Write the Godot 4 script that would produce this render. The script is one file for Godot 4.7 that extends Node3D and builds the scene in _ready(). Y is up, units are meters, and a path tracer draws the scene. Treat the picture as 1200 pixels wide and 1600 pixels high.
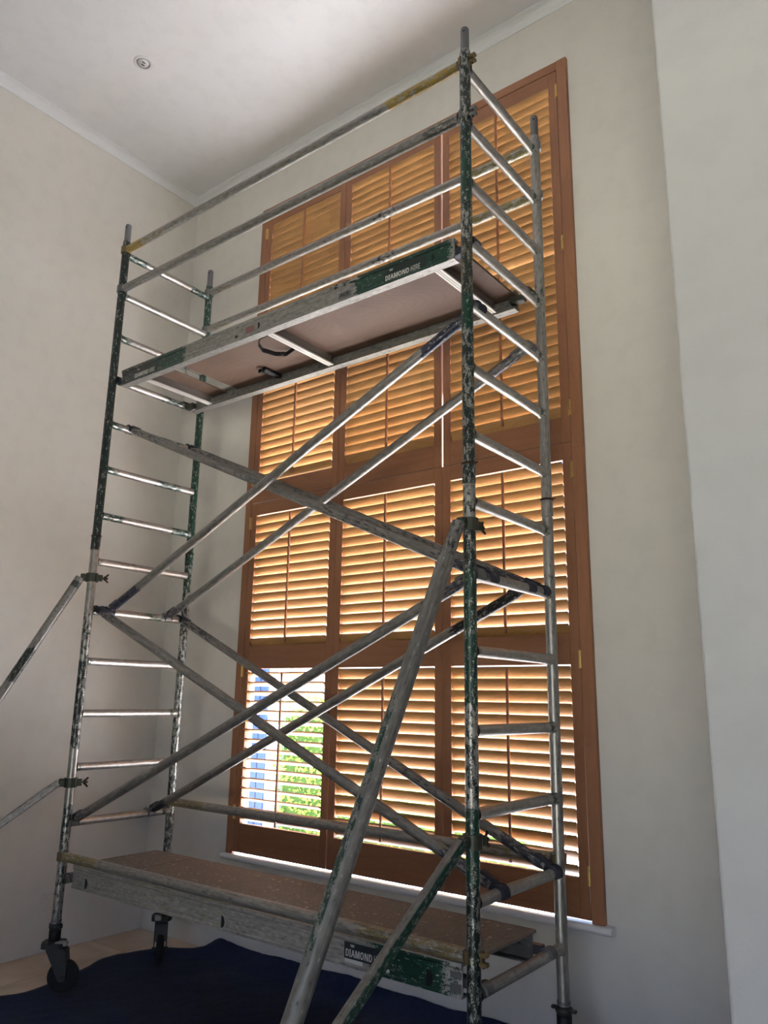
extends Node3D
# A scaffold tower in front of a tall shuttered window. Metres, y up; the corner of the left and back walls is the origin.

const SX := 0.667      # front left standard of the tower
const SZ := 1.019
const L := 2.493       # length of the tower
const D := 0.667       # depth of the tower
const CEIL := 5.4
var M := {}            # materials by name
var used := {}         # names already taken at top level
var nz := FastNoiseLite.new()
var rng := RandomNumberGenerator.new()


func _ready() -> void:
	rng.seed = 7
	nz.seed = 11
	nz.noise_type = FastNoiseLite.TYPE_SIMPLEX
	nz.fractal_type = FastNoiseLite.FRACTAL_NONE
	nz.frequency = 1.0
	# camera
	var cam := Camera3D.new()
	cam.name = "camera"
	cam.position = Vector3(4.649, 1.490, 3.470)
	cam.rotation_degrees = Vector3(13.462, 37.731, 0.941)
	cam.fov = 66.82
	cam.near = 0.05
	add_child(cam)
	cam.current = true
	# sky, sun and exposure
	var sky_mat := ProceduralSkyMaterial.new()
	sky_mat.sky_top_color = Color(0.52, 0.68, 0.95)
	sky_mat.sky_horizon_color = Color(0.86, 0.91, 0.97)
	sky_mat.ground_bottom_color = Color(0.50, 0.47, 0.43)
	sky_mat.ground_horizon_color = Color(0.70, 0.68, 0.66)
	sky_mat.energy_multiplier = 3.7
	var sky := Sky.new()
	sky.sky_material = sky_mat
	var env := Environment.new()
	env.background_mode = Environment.BG_SKY
	env.sky = sky
	env.ambient_light_source = Environment.AMBIENT_SOURCE_SKY
	env.tonemap_mode = Environment.TONE_MAPPER_LINEAR
	env.tonemap_exposure = 1.0
	env.sdfgi_enabled = true
	env.ssao_enabled = true
	env.ssil_enabled = true
	var we := WorldEnvironment.new()
	we.name = "environment"
	we.environment = env
	add_child(we)
	var sun := DirectionalLight3D.new()
	sun.name = "sun"
	sun.light_color = Color(0.955, 0.965, 1.0)
	sun.light_energy = 58.0
	sun.light_angular_distance = 0.53
	sun.shadow_enabled = true
	sun.sky_mode = DirectionalLight3D.SKY_MODE_LIGHT_ONLY
	add_child(sun)
	sun.look_at_from_position(Vector3.ZERO, Vector3(-0.34, -0.82, 0.42), Vector3.UP)

	make_materials()
	build_room()
	build_window()
	build_outside()
	build_floor_things()
	build_tower()


# ---------------------------------------------------------------- helpers

func numbered(called: String) -> String:
	if not used.has(called):
		used[called] = 0
		return called
	used[called] += 1
	return "%s_%03d" % [called, used[called]]


func thing(called: String, label: String, category: String, at := Vector3.ZERO, group := "") -> Node3D:
	var o := Node3D.new()
	o.name = numbered(called)
	add_child(o)
	o.position = at
	o.set_meta("label", label)
	o.set_meta("category", category)
	if group != "":
		o.set_meta("group", group)
	return o


func struct_root(called: String, at := Vector3.ZERO) -> Node3D:
	var o := Node3D.new()
	o.name = numbered(called)
	add_child(o)
	o.position = at
	o.set_meta("kind", "structure")
	return o


func S(u: float, y: float, w: float) -> Vector3:
	return Vector3(SX + u, y, SZ - w)


func begin() -> SurfaceTool:
	var st := SurfaceTool.new()
	st.begin(Mesh.PRIMITIVE_TRIANGLES)
	return st


# closes a mesh drawn in world coordinates and hangs it under a thing
func part(root: Node3D, called: String, st: SurfaceTool, mat: Material, label := "") -> MeshInstance3D:
	st.generate_normals()
	var o := MeshInstance3D.new()
	o.mesh = st.commit()
	o.name = called
	o.material_override = mat
	root.add_child(o, true)
	var at := Vector3.ZERO
	var n: Node = root
	while n is Node3D and n != self:
		at += (n as Node3D).position
		n = n.get_parent()
	o.position = -at
	if label != "":
		o.set_meta("label", label)
	return o


# one mesh drawn in its own axes
func local_part(root: Node3D, called: String, mesh: Mesh, mat: Material, xf := Transform3D.IDENTITY) -> MeshInstance3D:
	var o := MeshInstance3D.new()
	o.mesh = mesh
	o.name = called
	o.material_override = mat
	root.add_child(o, true)
	o.transform = xf
	return o


func structure(called: String, st: SurfaceTool, mat: Material) -> MeshInstance3D:
	st.generate_normals()
	var o := MeshInstance3D.new()
	o.mesh = st.commit()
	o.name = numbered(called)
	o.material_override = mat
	o.set_meta("kind", "structure")
	add_child(o)
	return o


func v(st: SurfaceTool, p: Vector3, uv := Vector2.ZERO) -> void:
	st.set_uv(uv)
	st.add_vertex(p)


# a quad a b c d, counter-clockwise as seen from outside
func quad(st: SurfaceTool, a: Vector3, b: Vector3, c: Vector3, d: Vector3, ua := Vector2(0, 0), ub := Vector2(1, 0), uc := Vector2(1, 1), ud := Vector2(0, 1)) -> void:
	v(st, a, ua); v(st, c, uc); v(st, b, ub)
	v(st, a, ua); v(st, d, ud); v(st, c, uc)


func box(st: SurfaceTool, c: Vector3, s: Vector3, bas := Basis.IDENTITY) -> void:
	st.set_smooth_group(-1)
	var h := s * 0.5
	var p := []
	for i in 8:
		p.append(c + bas * Vector3(h.x if i & 1 else -h.x, h.y if i & 2 else -h.y, h.z if i & 4 else -h.z))
	for f in [[4, 5, 7, 6], [1, 0, 2, 3], [5, 1, 3, 7], [0, 4, 6, 2], [6, 7, 3, 2], [0, 1, 5, 4]]:
		quad(st, p[f[0]], p[f[1]], p[f[2]], p[f[3]])


# a box with chamfered edges
func cbox(st: SurfaceTool, c: Vector3, s: Vector3, ch: float, bas := Basis.IDENTITY) -> void:
	st.set_smooth_group(-1)
	var h := s * 0.5
	var idx := func(i: int, k: int) -> Vector3:
		var q := Vector3(h.x if i & 1 else -h.x, h.y if i & 2 else -h.y, h.z if i & 4 else -h.z)
		for a in 3:
			if a != k:
				q[a] -= signf(q[a]) * ch
		return c + bas * q
	for f in [[4, 5, 7, 6, 2], [1, 0, 2, 3, 2], [5, 1, 3, 7, 0], [0, 4, 6, 2, 0], [6, 7, 3, 2, 1], [0, 1, 5, 4, 1]]:
		quad(st, idx.call(f[0], f[4]), idx.call(f[1], f[4]), idx.call(f[2], f[4]), idx.call(f[3], f[4]))
	for a in 3:      # edges along axis a
		var b: int = (a + 1) % 3
		var d: int = (a + 2) % 3
		for sb in 2:
			for sd in 2:
				var lo: int = (sb << b) | (sd << d)
				var hi: int = lo | (1 << a)
				var q1: Vector3 = idx.call(lo, b)
				var q2: Vector3 = idx.call(hi, b)
				var q3: Vector3 = idx.call(hi, d)
				var q4: Vector3 = idx.call(lo, d)
				if (sb == 1) == (sd == 1):
					quad(st, q1, q4, q3, q2)
				else:
					quad(st, q1, q2, q3, q4)
	for i in 8:
		var t: Array = [idx.call(i, 0), idx.call(i, 1), idx.call(i, 2)]
		var n: int = (i & 1) + ((i >> 1) & 1) + ((i >> 2) & 1)
		if n % 2 == 1:
			v(st, t[0]); v(st, t[2]); v(st, t[1])
		else:
			v(st, t[0]); v(st, t[1]); v(st, t[2])


func frame_of(dir: Vector3) -> Basis:
	var y := dir.normalized()
	var ref := Vector3.RIGHT if absf(y.x) < 0.9 else Vector3.UP
	var z := ref.cross(y).normalized()
	return Basis(y.cross(z), y, z)


# a round bar with capped ends; u runs round it, v along it
func tube(st: SurfaceTool, a: Vector3, b: Vector3, r0: float, r1 := -1.0, n := 18, caps := true) -> void:
	if r1 < 0.0:
		r1 = r0
	lathe(st, a, b - a, [[0.0, r0], [1.0, r1]], n, caps)


# rings of a turned shape: [share of the axis, radius]
func lathe(st: SurfaceTool, a: Vector3, axis: Vector3, prof: Array, n := 18, caps := true, smooth := true) -> void:
	var bs := frame_of(axis)
	var rings := []
	for q in prof:
		var ring := []
		for i in n + 1:
			var t := TAU * i / n
			ring.append(a + axis * float(q[0]) + (bs.x * cos(t) - bs.z * sin(t)) * float(q[1]))
		rings.append(ring)
	for k in prof.size() - 1:
		st.set_smooth_group(k + 1 if not smooth else 1)
		for i in n:
			var u0 := float(i) / n
			var u1 := float(i + 1) / n
			quad(st, rings[k][i], rings[k][i + 1], rings[k + 1][i + 1], rings[k + 1][i], Vector2(u0, prof[k][0]), Vector2(u1, prof[k][0]), Vector2(u1, prof[k + 1][0]), Vector2(u0, prof[k + 1][0]))
	if caps:
		st.set_smooth_group(-1)
		for e in 2:
			var ring: Array = rings[0] if e == 0 else rings[-1]
			var c: Vector3 = a + axis * float(prof[0][0] if e == 0 else prof[-1][0])
			var t: float = prof[0][0] if e == 0 else prof[-1][0]
			for i in n:
				var p: Vector3 = ring[i]
				var q: Vector3 = ring[i + 1]
				if e == 0:
					v(st, c, Vector2(0.5, t)); v(st, p, Vector2(0, t)); v(st, q, Vector2(1, t))
				else:
					v(st, c, Vector2(0.5, t)); v(st, q, Vector2(0, t)); v(st, p, Vector2(1, t))


# a closed flat outline (counter-clockwise in right/up) swept from a along axis; u runs round the outline, v along
func extrude(st: SurfaceTool, poly: PackedVector2Array, a: Vector3, axis: Vector3, right: Vector3, up: Vector3, smooth := false) -> void:
	var ccw := not Geometry2D.is_polygon_clockwise(poly)
	var flip := (right.cross(up).dot(axis) < 0.0) == ccw
	var total := 0.0
	var n := poly.size()
	for i in n:
		total += poly[i].distance_to(poly[(i + 1) % n])
	var run := 0.0
	st.set_smooth_group(1 if smooth else -1)
	for i in n:
		var p: Vector3 = a + right * poly[i].x + up * poly[i].y
		var q: Vector3 = a + right * poly[(i + 1) % n].x + up * poly[(i + 1) % n].y
		var u0 := run / total
		run += poly[i].distance_to(poly[(i + 1) % n])
		var u1 := run / total
		if flip:
			quad(st, q, p, p + axis, q + axis, Vector2(u1, 0), Vector2(u0, 0), Vector2(u0, 1), Vector2(u1, 1))
		else:
			quad(st, p, q, q + axis, p + axis, Vector2(u0, 0), Vector2(u1, 0), Vector2(u1, 1), Vector2(u0, 1))
	st.set_smooth_group(-1)
	var tri := Geometry2D.triangulate_polygon(poly)
	for i in range(0, tri.size(), 3):
		var t := [poly[tri[i]], poly[tri[i + 1]], poly[tri[i + 2]]]
		var cw: bool = ((t[1] - t[0]) as Vector2).cross(t[2] - t[0]) < 0.0
		var w := []
		for k in 3:
			w.append(a + right * t[k].x + up * t[k].y)
		var away := right.cross(up).dot(axis) > 0.0
		# the near cap faces against axis, the far cap along it
		if cw == away:
			v(st, w[0], Vector2(0, 0)); v(st, w[2], Vector2(0, 0)); v(st, w[1], Vector2(0, 0))
			v(st, w[0] + axis, Vector2(0, 1)); v(st, w[1] + axis, Vector2(0, 1)); v(st, w[2] + axis, Vector2(0, 1))
			continue
		v(st, w[0], Vector2(0, 0)); v(st, w[1], Vector2(0, 0)); v(st, w[2], Vector2(0, 0))
		v(st, w[0] + axis, Vector2(0, 1)); v(st, w[2] + axis, Vector2(0, 1)); v(st, w[1] + axis, Vector2(0, 1))


func arc_band(r0: float, r1: float, from: float, to: float, n := 14) -> PackedVector2Array:
	var p := PackedVector2Array()
	for i in n + 1:
		var t := deg_to_rad(lerpf(from, to, float(i) / n))
		p.append(Vector2(cos(t), sin(t)) * r1)
	for i in n + 1:
		var t := deg_to_rad(lerpf(to, from, float(i) / n))
		p.append(Vector2(cos(t), sin(t)) * r0)
	return p


# a flat strap that follows points, with thickness
func strap(st: SurfaceTool, pts: Array, across: Vector3, wide: float, thick: float) -> void:
	st.set_smooth_group(1)
	for i in pts.size() - 1:
		var a: Vector3 = pts[i]
		var b: Vector3 = pts[i + 1]
		var n := (b - a).cross(across).normalized() * thick * 0.5
		var h := across * wide * 0.5
		box_between(st, a, b, h, n)


func box_between(st: SurfaceTool, a: Vector3, b: Vector3, h: Vector3, n: Vector3) -> void:
	st.set_smooth_group(-1)
	quad(st, a - h + n, a + h + n, b + h + n, b - h + n)
	quad(st, b - h - n, b + h - n, a + h - n, a - h - n)
	quad(st, a + h - n, b + h - n, b + h + n, a + h + n)
	quad(st, b - h - n, a - h - n, a - h + n, b - h + n)
	quad(st, a - h - n, a + h - n, a + h + n, a - h + n)
	quad(st, b + h - n, b - h - n, b - h + n, b + h + n)


# ---------------------------------------------------------------- materials

func plain(c: Color, rough := 0.7, metal := 0.0) -> StandardMaterial3D:
	var m := StandardMaterial3D.new()
	m.albedo_color = c
	m.roughness = rough
	m.metallic = metal
	return m


func noise_tex(seed_: int, freq: float, cols: Array, offs: Array, size := 512, octaves := 4) -> NoiseTexture2D:
	var n := FastNoiseLite.new()
	n.seed = seed_
	n.frequency = freq
	n.fractal_octaves = octaves
	var g := Gradient.new()
	g.offsets = PackedFloat32Array(offs)
	g.colors = PackedColorArray(cols)
	var t := NoiseTexture2D.new()
	t.width = size
	t.height = size
	t.seamless = true
	t.noise = n
	t.color_ramp = g
	return t


func bump_tex(seed_: int, freq: float, strength: float, size := 512) -> NoiseTexture2D:
	var n := FastNoiseLite.new()
	n.seed = seed_
	n.frequency = freq
	n.fractal_octaves = 4
	var t := NoiseTexture2D.new()
	t.width = size
	t.height = size
	t.seamless = true
	t.as_normal_map = true
	t.bump_strength = strength
	t.noise = n
	return t


func wall_paint(c: Color, seed_: int) -> StandardMaterial3D:
	var m := plain(Color.WHITE, 0.82)
	m.albedo_texture = noise_tex(seed_, 0.012, [c.darkened(0.012), c, c.lightened(0.012)], [0.25, 0.5, 0.75])
	m.normal_enabled = true
	m.normal_texture = bump_tex(seed_ + 1, 0.09, 1.2)
	m.normal_scale = 0.12
	m.uv1_triplanar = true
	m.uv1_world_triplanar = true
	m.uv1_scale = Vector3.ONE * 0.9
	return m


# Painted and worn metal for a round bar or a beam. Bands: [from, to, colour, how much of it is left, round from, round to]
func worn(seed_: int, length: float, bands: Array, girth := 0.15, w := 64, h := 512, spots := 0.0, base := 0.60, dull := 0.0) -> ORMMaterial3D:
	var col := PackedByteArray()
	var orm := PackedByteArray()
	col.resize(w * h * 3)
	orm.resize(w * h * 3)
	var r := girth / TAU
	var o := seed_ * 13.7
	var cs := []
	for x in w:
		cs.append(Vector2(cos(TAU * x / w), sin(TAU * x / w)) * r)
	for y in h:
		var t := (y + 0.5) / h
		var py := t * length + o
		var nb := []
		for b in bands:
			var jit := 0.05 / length
			if t > b[0] - jit and t < b[1] + jit:
				nb.append(b)
		for x in w:
			var c: Vector2 = cs[x]
			var fine := nz.get_noise_3d(c.x * 210.0, py * 95.0, c.y * 210.0)
			var mid := nz.get_noise_3d(c.x * 55.0 + 31.0, py * 22.0, c.y * 55.0)
			var streak := nz.get_noise_3d(c.x * 130.0, py * 5.0 + 9.0, c.y * 130.0)
			var g := base + 0.05 * mid + 0.05 * streak
			var rgb := Vector3(g, g * 0.985, g * 0.955)
			var metal := 0.72 - 0.5 * dull
			var rough := 0.40 + 0.08 * mid + 0.25 * dull
			if mid * 0.45 + fine * 0.6 > 0.80 - spots * 0.2:          # drips of old render and paint
				rgb = Vector3(0.74, 0.73, 0.70)
				metal = 0.0
				rough = 0.8
			elif mid - fine * 0.5 < -1.14:                            # dark scuffs
				rgb *= 0.5
				metal = 0.3
			for b in nb:
				if b.size() > 4:
					var ua := float(x) / w
					if ua < b[4] or ua > b[5]:
						continue
				var j := (0.022 * mid + 0.010 * fine) / length
				if t < b[0] + j or t > b[1] + j:
					continue
				if 0.55 * fine + 0.6 * mid < lerpf(-0.75, 0.8, b[3]):
					var pc: Color = b[2]
					var k := 1.0 + 0.25 * streak + 0.12 * fine
					rgb = Vector3(pc.r, pc.g, pc.b) * k
					metal = 0.0
					rough = 0.42 + 0.1 * mid
			var i := (y * w + x) * 3
			col[i] = clampi(int(rgb.x * 255.0), 0, 255)
			col[i + 1] = clampi(int(rgb.y * 255.0), 0, 255)
			col[i + 2] = clampi(int(rgb.z * 255.0), 0, 255)
			orm[i] = 255
			orm[i + 1] = clampi(int(rough * 255.0), 0, 255)
			orm[i + 2] = clampi(int(metal * 255.0), 0, 255)
	var m := ORMMaterial3D.new()
	m.albedo_texture = ImageTexture.create_from_image(Image.create_from_data(w, h, false, Image.FORMAT_RGB8, col))
	m.orm_texture = ImageTexture.create_from_image(Image.create_from_data(w, h, false, Image.FORMAT_RGB8, orm))
	return m


# Cedar: grain along u, growth rings as long arches
func wood(seed_: int, dark: Color, light: Color, rough: float, arch := 1.0, w := 1024, h := 256) -> StandardMaterial3D:
	var col := PackedByteArray()
	col.resize(w * h * 3)
	for y in h:
		for x in w:
			var px := float(x) / w * 8.0
			var py := float(y) / h
			var warp := nz.get_noise_2d(px * 0.22 + seed_ * 5.0, py * 0.9) * 0.9 * arch + nz.get_noise_2d(px * 0.8, py * 4.0 + seed_) * 0.05
			var ring := (py * 3.4 + warp * 2.6) * 3.0
			var f := ring - floorf(ring)
			var late := pow(f, 3.0)
			var fib := nz.get_noise_2d(px * 9.0, py * 160.0 + seed_) * 0.5 + 0.5
			var tone := nz.get_noise_2d(px * 0.7 + 40.0, py * 2.0) * 0.12
			var k := clampf(0.60 - 0.17 * late + 0.20 * (fib - 0.5) + tone, 0.0, 1.0)
			var c := dark.lerp(light, k)
			var i := (y * w + x) * 3
			col[i] = int(c.r * 255.0)
			col[i + 1] = int(c.g * 255.0)
			col[i + 2] = int(c.b * 255.0)
	var m := plain(Color.WHITE, rough)
	var img := Image.create_from_data(w, h, false, Image.FORMAT_RGB8, col)
	img.generate_mipmaps()
	m.albedo_texture = ImageTexture.create_from_image(img)
	return m


func make_materials() -> void:
	var green := Color(0.055, 0.20, 0.155)
	var dgreen := Color(0.045, 0.11, 0.095)
	var blue := Color(0.10, 0.12, 0.20)
	var black := Color(0.06, 0.06, 0.075)
	var yellow := Color(0.52, 0.43, 0.20)
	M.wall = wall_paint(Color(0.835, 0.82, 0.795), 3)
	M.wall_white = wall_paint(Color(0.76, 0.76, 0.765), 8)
	M.ceiling = wall_paint(Color(0.88, 0.88, 0.885), 5)
	M.cornice = plain(Color(0.88, 0.885, 0.89), 0.6)
	M.sill = plain(Color(0.86, 0.86, 0.87), 0.35)
	M.cedar = wood(1, Color(0.47, 0.30, 0.20), Color(0.62, 0.425, 0.29), 0.5, 0.12)
	M.louvre = wood(4, Color(0.52, 0.365, 0.205), Color(0.77, 0.59, 0.365), 0.5, 0.35)
	M.brass = plain(Color(0.80, 0.68, 0.42), 0.35, 0.9)
	M.grout = plain(Color(0.27, 0.22, 0.19), 0.9)
	M.tile = []
	for i in 3:
		var m := plain(Color.WHITE, 0.45)
		m.albedo_texture = noise_tex(20 + i, 0.006, [Color(0.73, 0.65, 0.58), Color(0.77, 0.69, 0.62), Color(0.80, 0.73, 0.66)], [0.25, 0.5, 0.75], 256)
		m.uv1_triplanar = true
		m.uv1_scale = Vector3.ONE * 1.4
		M.tile.append(m)
	M.cloth = plain(Color.WHITE, 0.95)
	M.cloth.albedo_texture = noise_tex(31, 0.03, [Color(0.045, 0.095, 0.21), Color(0.058, 0.115, 0.245), Color(0.075, 0.135, 0.28)], [0.25, 0.5, 0.8], 512)
	M.cloth.uv1_triplanar = true
	M.cloth.uv1_scale = Vector3.ONE * 1.5
	M.ply = wood(6, Color(0.28, 0.21, 0.165), Color(0.40, 0.31, 0.25), 0.7, 0.8)
	M.deck = plain(Color.WHITE, 0.8)
	M.deck.albedo_texture = noise_tex(41, 0.025, [Color(0.68, 0.66, 0.62), Color(0.46, 0.435, 0.415), Color(0.40, 0.38, 0.36), Color(0.47, 0.445, 0.425)], [0.15, 0.20, 0.5, 0.8], 1024, 6)
	M.deck.uv1_triplanar = true
	M.deck.uv1_scale = Vector3.ONE * 0.9
	M.black = plain(Color(0.035, 0.035, 0.038), 0.6)
	M.rubber = plain(Color(0.045, 0.045, 0.047), 0.75)
	M.hook_dark = plain(Color(0.17, 0.18, 0.23), 0.5, 0.25)
	M.hook_grey = plain(Color(0.42, 0.42, 0.43), 0.5, 0.5)
	M.hook_yellow = plain(Color(0.40, 0.34, 0.22), 0.6, 0.2)
	M.coupler = plain(Color(0.26, 0.27, 0.24), 0.5, 0.6)
	M.rust = plain(Color(0.24, 0.15, 0.12), 0.7, 0.3)
	M.castor_grey = plain(Color(0.22, 0.225, 0.22), 0.55, 0.4)
	M.white_plate = plain(Color(0.62, 0.61, 0.58), 0.7)
	M.label_green = plain(Color(0.05, 0.11, 0.10), 0.4)
	M.label_dark = plain(Color(0.13, 0.15, 0.17), 0.4)
	M.label_white = plain(Color(0.78, 0.78, 0.76), 0.5)
	M.ink = plain(Color(0.10, 0.10, 0.10), 0.6)
	M.label_red = plain(Color(0.50, 0.34, 0.34), 0.6)
	M.alu = worn(90, 1.0, [], 0.15, 64, 512, 0.2)
	# standards: upper frame then lower frame, bottom to top
	M.leg_fr_up = worn(1, 1.97, [[0.0, 0.32, dgreen, 0.52], [0.32, 0.40, green, 0.80], [0.40, 0.52, Color(0.36, 0.34, 0.29), 0.80], [0.40, 0.62, dgreen, 0.48], [0.62, 0.80, green, 0.72], [0.80, 0.93, Color(0.36, 0.35, 0.32), 0.62], [0.72, 1.0, dgreen, 0.52]], 0.15, 96, 1024, 0.1)
	M.leg_fr_low = worn(2, 2.02, [[0.0, 0.28, dgreen, 0.55], [0.28, 0.40, green, 0.75], [0.40, 0.58, dgreen, 0.40], [0.58, 0.83, green, 0.72], [0.83, 0.92, dgreen, 0.58], [0.95, 1.0, dgreen, 0.36]], 0.15, 96, 1024, 0.2)
	M.leg_fl_up = worn(3, 1.97, [[0.0, 1.0, dgreen, 0.80]], 0.15, 64, 768, 0.2)
	M.leg_fl_low = worn(4, 2.02, [[0.0, 0.10, dgreen, 0.2], [0.10, 0.30, dgreen, 0.45], [0.45, 0.68, dgreen, 0.58], [0.68, 0.82, dgreen, 0.34]], 0.15, 64, 768, 0.3)
	M.leg_bl_up = worn(5, 1.97, [[0.0, 1.0, green, 0.74]], 0.15, 64, 768, 0.2)
	M.leg_bl_low = worn(6, 2.02, [[0.0, 0.35, dgreen, 0.50], [0.35, 0.92, dgreen, 0.44], [0.92, 1.0, green, 0.6]], 0.15, 64, 768, 0.3)
	M.leg_br_up = worn(7, 1.97, [[0.5, 0.62, green, 0.06]], 0.15, 64, 512, 0.2)
	M.leg_br_low = worn(8, 2.02, [[0.85, 0.9, green, 0.1]], 0.15, 64, 512, 0.2)
	# rungs run from the front to the back
	M.rung_green = [worn(10, 0.667, [[0.0, 0.22, green, 0.62], [0.78, 1.0, green, 0.66]], 0.13, 64, 256, 0.3), worn(11, 0.667, [[0.0, 0.12, green, 0.5], [0.55, 0.85, green, 0.4]], 0.13, 64, 256, 0.3)]
	M.rung_plain = [worn(12, 0.667, [[0.93, 1.0, green, 0.3]], 0.13, 64, 256, 0.15), worn(13, 0.667, [[0.0, 0.05, green, 0.3]], 0.13, 64, 256, 0.3)]
	# braces and rails, left end to right end
	M.brace_blue = worn(14, 2.7, [[0.0, 0.10, blue, 0.86], [0.90, 1.0, blue, 0.72]], 0.145, 64, 512, 0.1, 0.54)
	M.brace_dark = worn(15, 2.7, [[0.0, 0.05, black, 0.9], [0.86, 1.0, black, 0.75]], 0.145, 64, 512, 0.1, 0.52)
	M.brace_plain = worn(16, 2.7, [[0.0, 0.06, Color(0.22, 0.22, 0.25), 0.5], [0.92, 1.0, Color(0.24, 0.24, 0.28), 0.5]], 0.145, 64, 512, 0.1, 0.5, 0.25)
	M.brace_worn = worn(17, 2.7, [[0.0, 0.12, Color(0.20, 0.20, 0.22), 0.40], [0.40, 0.48, Color(0.34, 0.36, 0.36), 0.55], [0.66, 0.82, Color(0.20, 0.20, 0.22), 0.22], [0.92, 1.0, Color(0.20, 0.20, 0.23), 0.55]], 0.145, 64, 512, 0.1, 0.5, 0.2)
	M.rail_yellow = worn(18, 2.4, [[0.0, 0.06, yellow, 0.85], [0.06, 0.16, yellow, 0.20], [0.84, 1.0, yellow, 0.62]], 0.15, 64, 512, 0.2, 0.56)
	M.rail_plain = worn(19, 2.4, [[0.93, 1.0, Color(0.30, 0.30, 0.29), 0.55]], 0.15, 64, 512, 0.3, 0.52, 0.2)
	M.rail_back = worn(20, 2.4, [[0.0, 0.10, yellow, 0.22], [0.60, 0.66, black, 0.3], [0.86, 1.0, Color(0.45, 0.42, 0.25), 0.5]], 0.15, 64, 512, 0.3, 0.58)
	M.rail_low = worn(21, 2.4, [[0.0, 0.12, Color(0.47, 0.42, 0.26), 0.55], [0.82, 1.0, Color(0.45, 0.40, 0.26), 0.5]], 0.15, 64, 512, 0.5, 0.54, 0.4)
	M.beam_up = worn(22, 2.36, [[0.0, 0.13, dgreen, 0.74, 0.70, 1.0], [0.13, 0.25, green, 0.86, 0.70, 1.0], [0.775, 0.99, green, 0.90, 0.70, 1.0], [0.70, 1.0, dgreen, 0.35, 0.45, 0.76]], 0.34, 128, 768, 0.1, 0.55, 0.3)
	M.beam_low = worn(23, 2.36, [[0.84, 0.965, green, 0.84, 0.70, 1.0], [0.965, 1.0, green, 0.3, 0.70, 1.0], [0.2, 0.5, Color(0.62, 0.62, 0.40), 0.14]], 0.34, 128, 768, 0.45, 0.60, 0.7)
	M.beam_plain = worn(24, 2.36, [], 0.34, 96, 512, 0.2, 0.52, 0.3)
	M.strut = worn(25, 1.6, [[0.0, 1.0, green, 0.60, 0.72, 1.0], [0.3, 0.9, green, 0.66, 0.72, 1.0]], 0.15, 96, 512, 0.1, 0.46, 0.4)
	M.strut_plain = worn(29, 1.6, [[0.0, 1.0, Color(0.16, 0.20, 0.30), 0.06]], 0.15, 64, 512, 0.3, 0.56, 0.3)
	M.outer_pole = worn(26, 1.9, [[0.26, 0.40, green, 0.42, 0.19, 0.36], [0.42, 0.62, green, 0.52, 0.19, 0.36]], 0.19, 96, 768, 0.15, 0.47, 0.4)
	M.inner_pole = worn(27, 0.5, [[0.0, 1.0, dgreen, 0.22]], 0.16, 64, 256, 0.6, 0.47, 0.3)
	M.left_pole = worn(28, 1.9, [[0.08, 0.17, dgreen, 0.70], [0.3, 0.9, dgreen, 0.06]], 0.16, 64, 512, 0.2, 0.52, 0.2)
	M.bar_shaded = plain(Color(0.36, 0.33, 0.31), 0.7, 0.1)  # shade on the crossbar webs, painted in as a darker colour
	M.rim = plain(Color(0.60, 0.61, 0.58), 0.5, 0.3)
	M.bar_bright = plain(Color(0.80, 0.79, 0.77), 0.5, 0.35)


# ---------------------------------------------------------------- room

const ROOM_X := 6.6
const ROOM_Z := 5.8
const OPEN := [0.826, 3.186, 0.56, 4.96]       # the window opening: left, right, bottom, top


func slab(st: SurfaceTool, a: Vector3, b: Vector3) -> void:
	box(st, (a + b) * 0.5, (b - a).abs())


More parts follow.
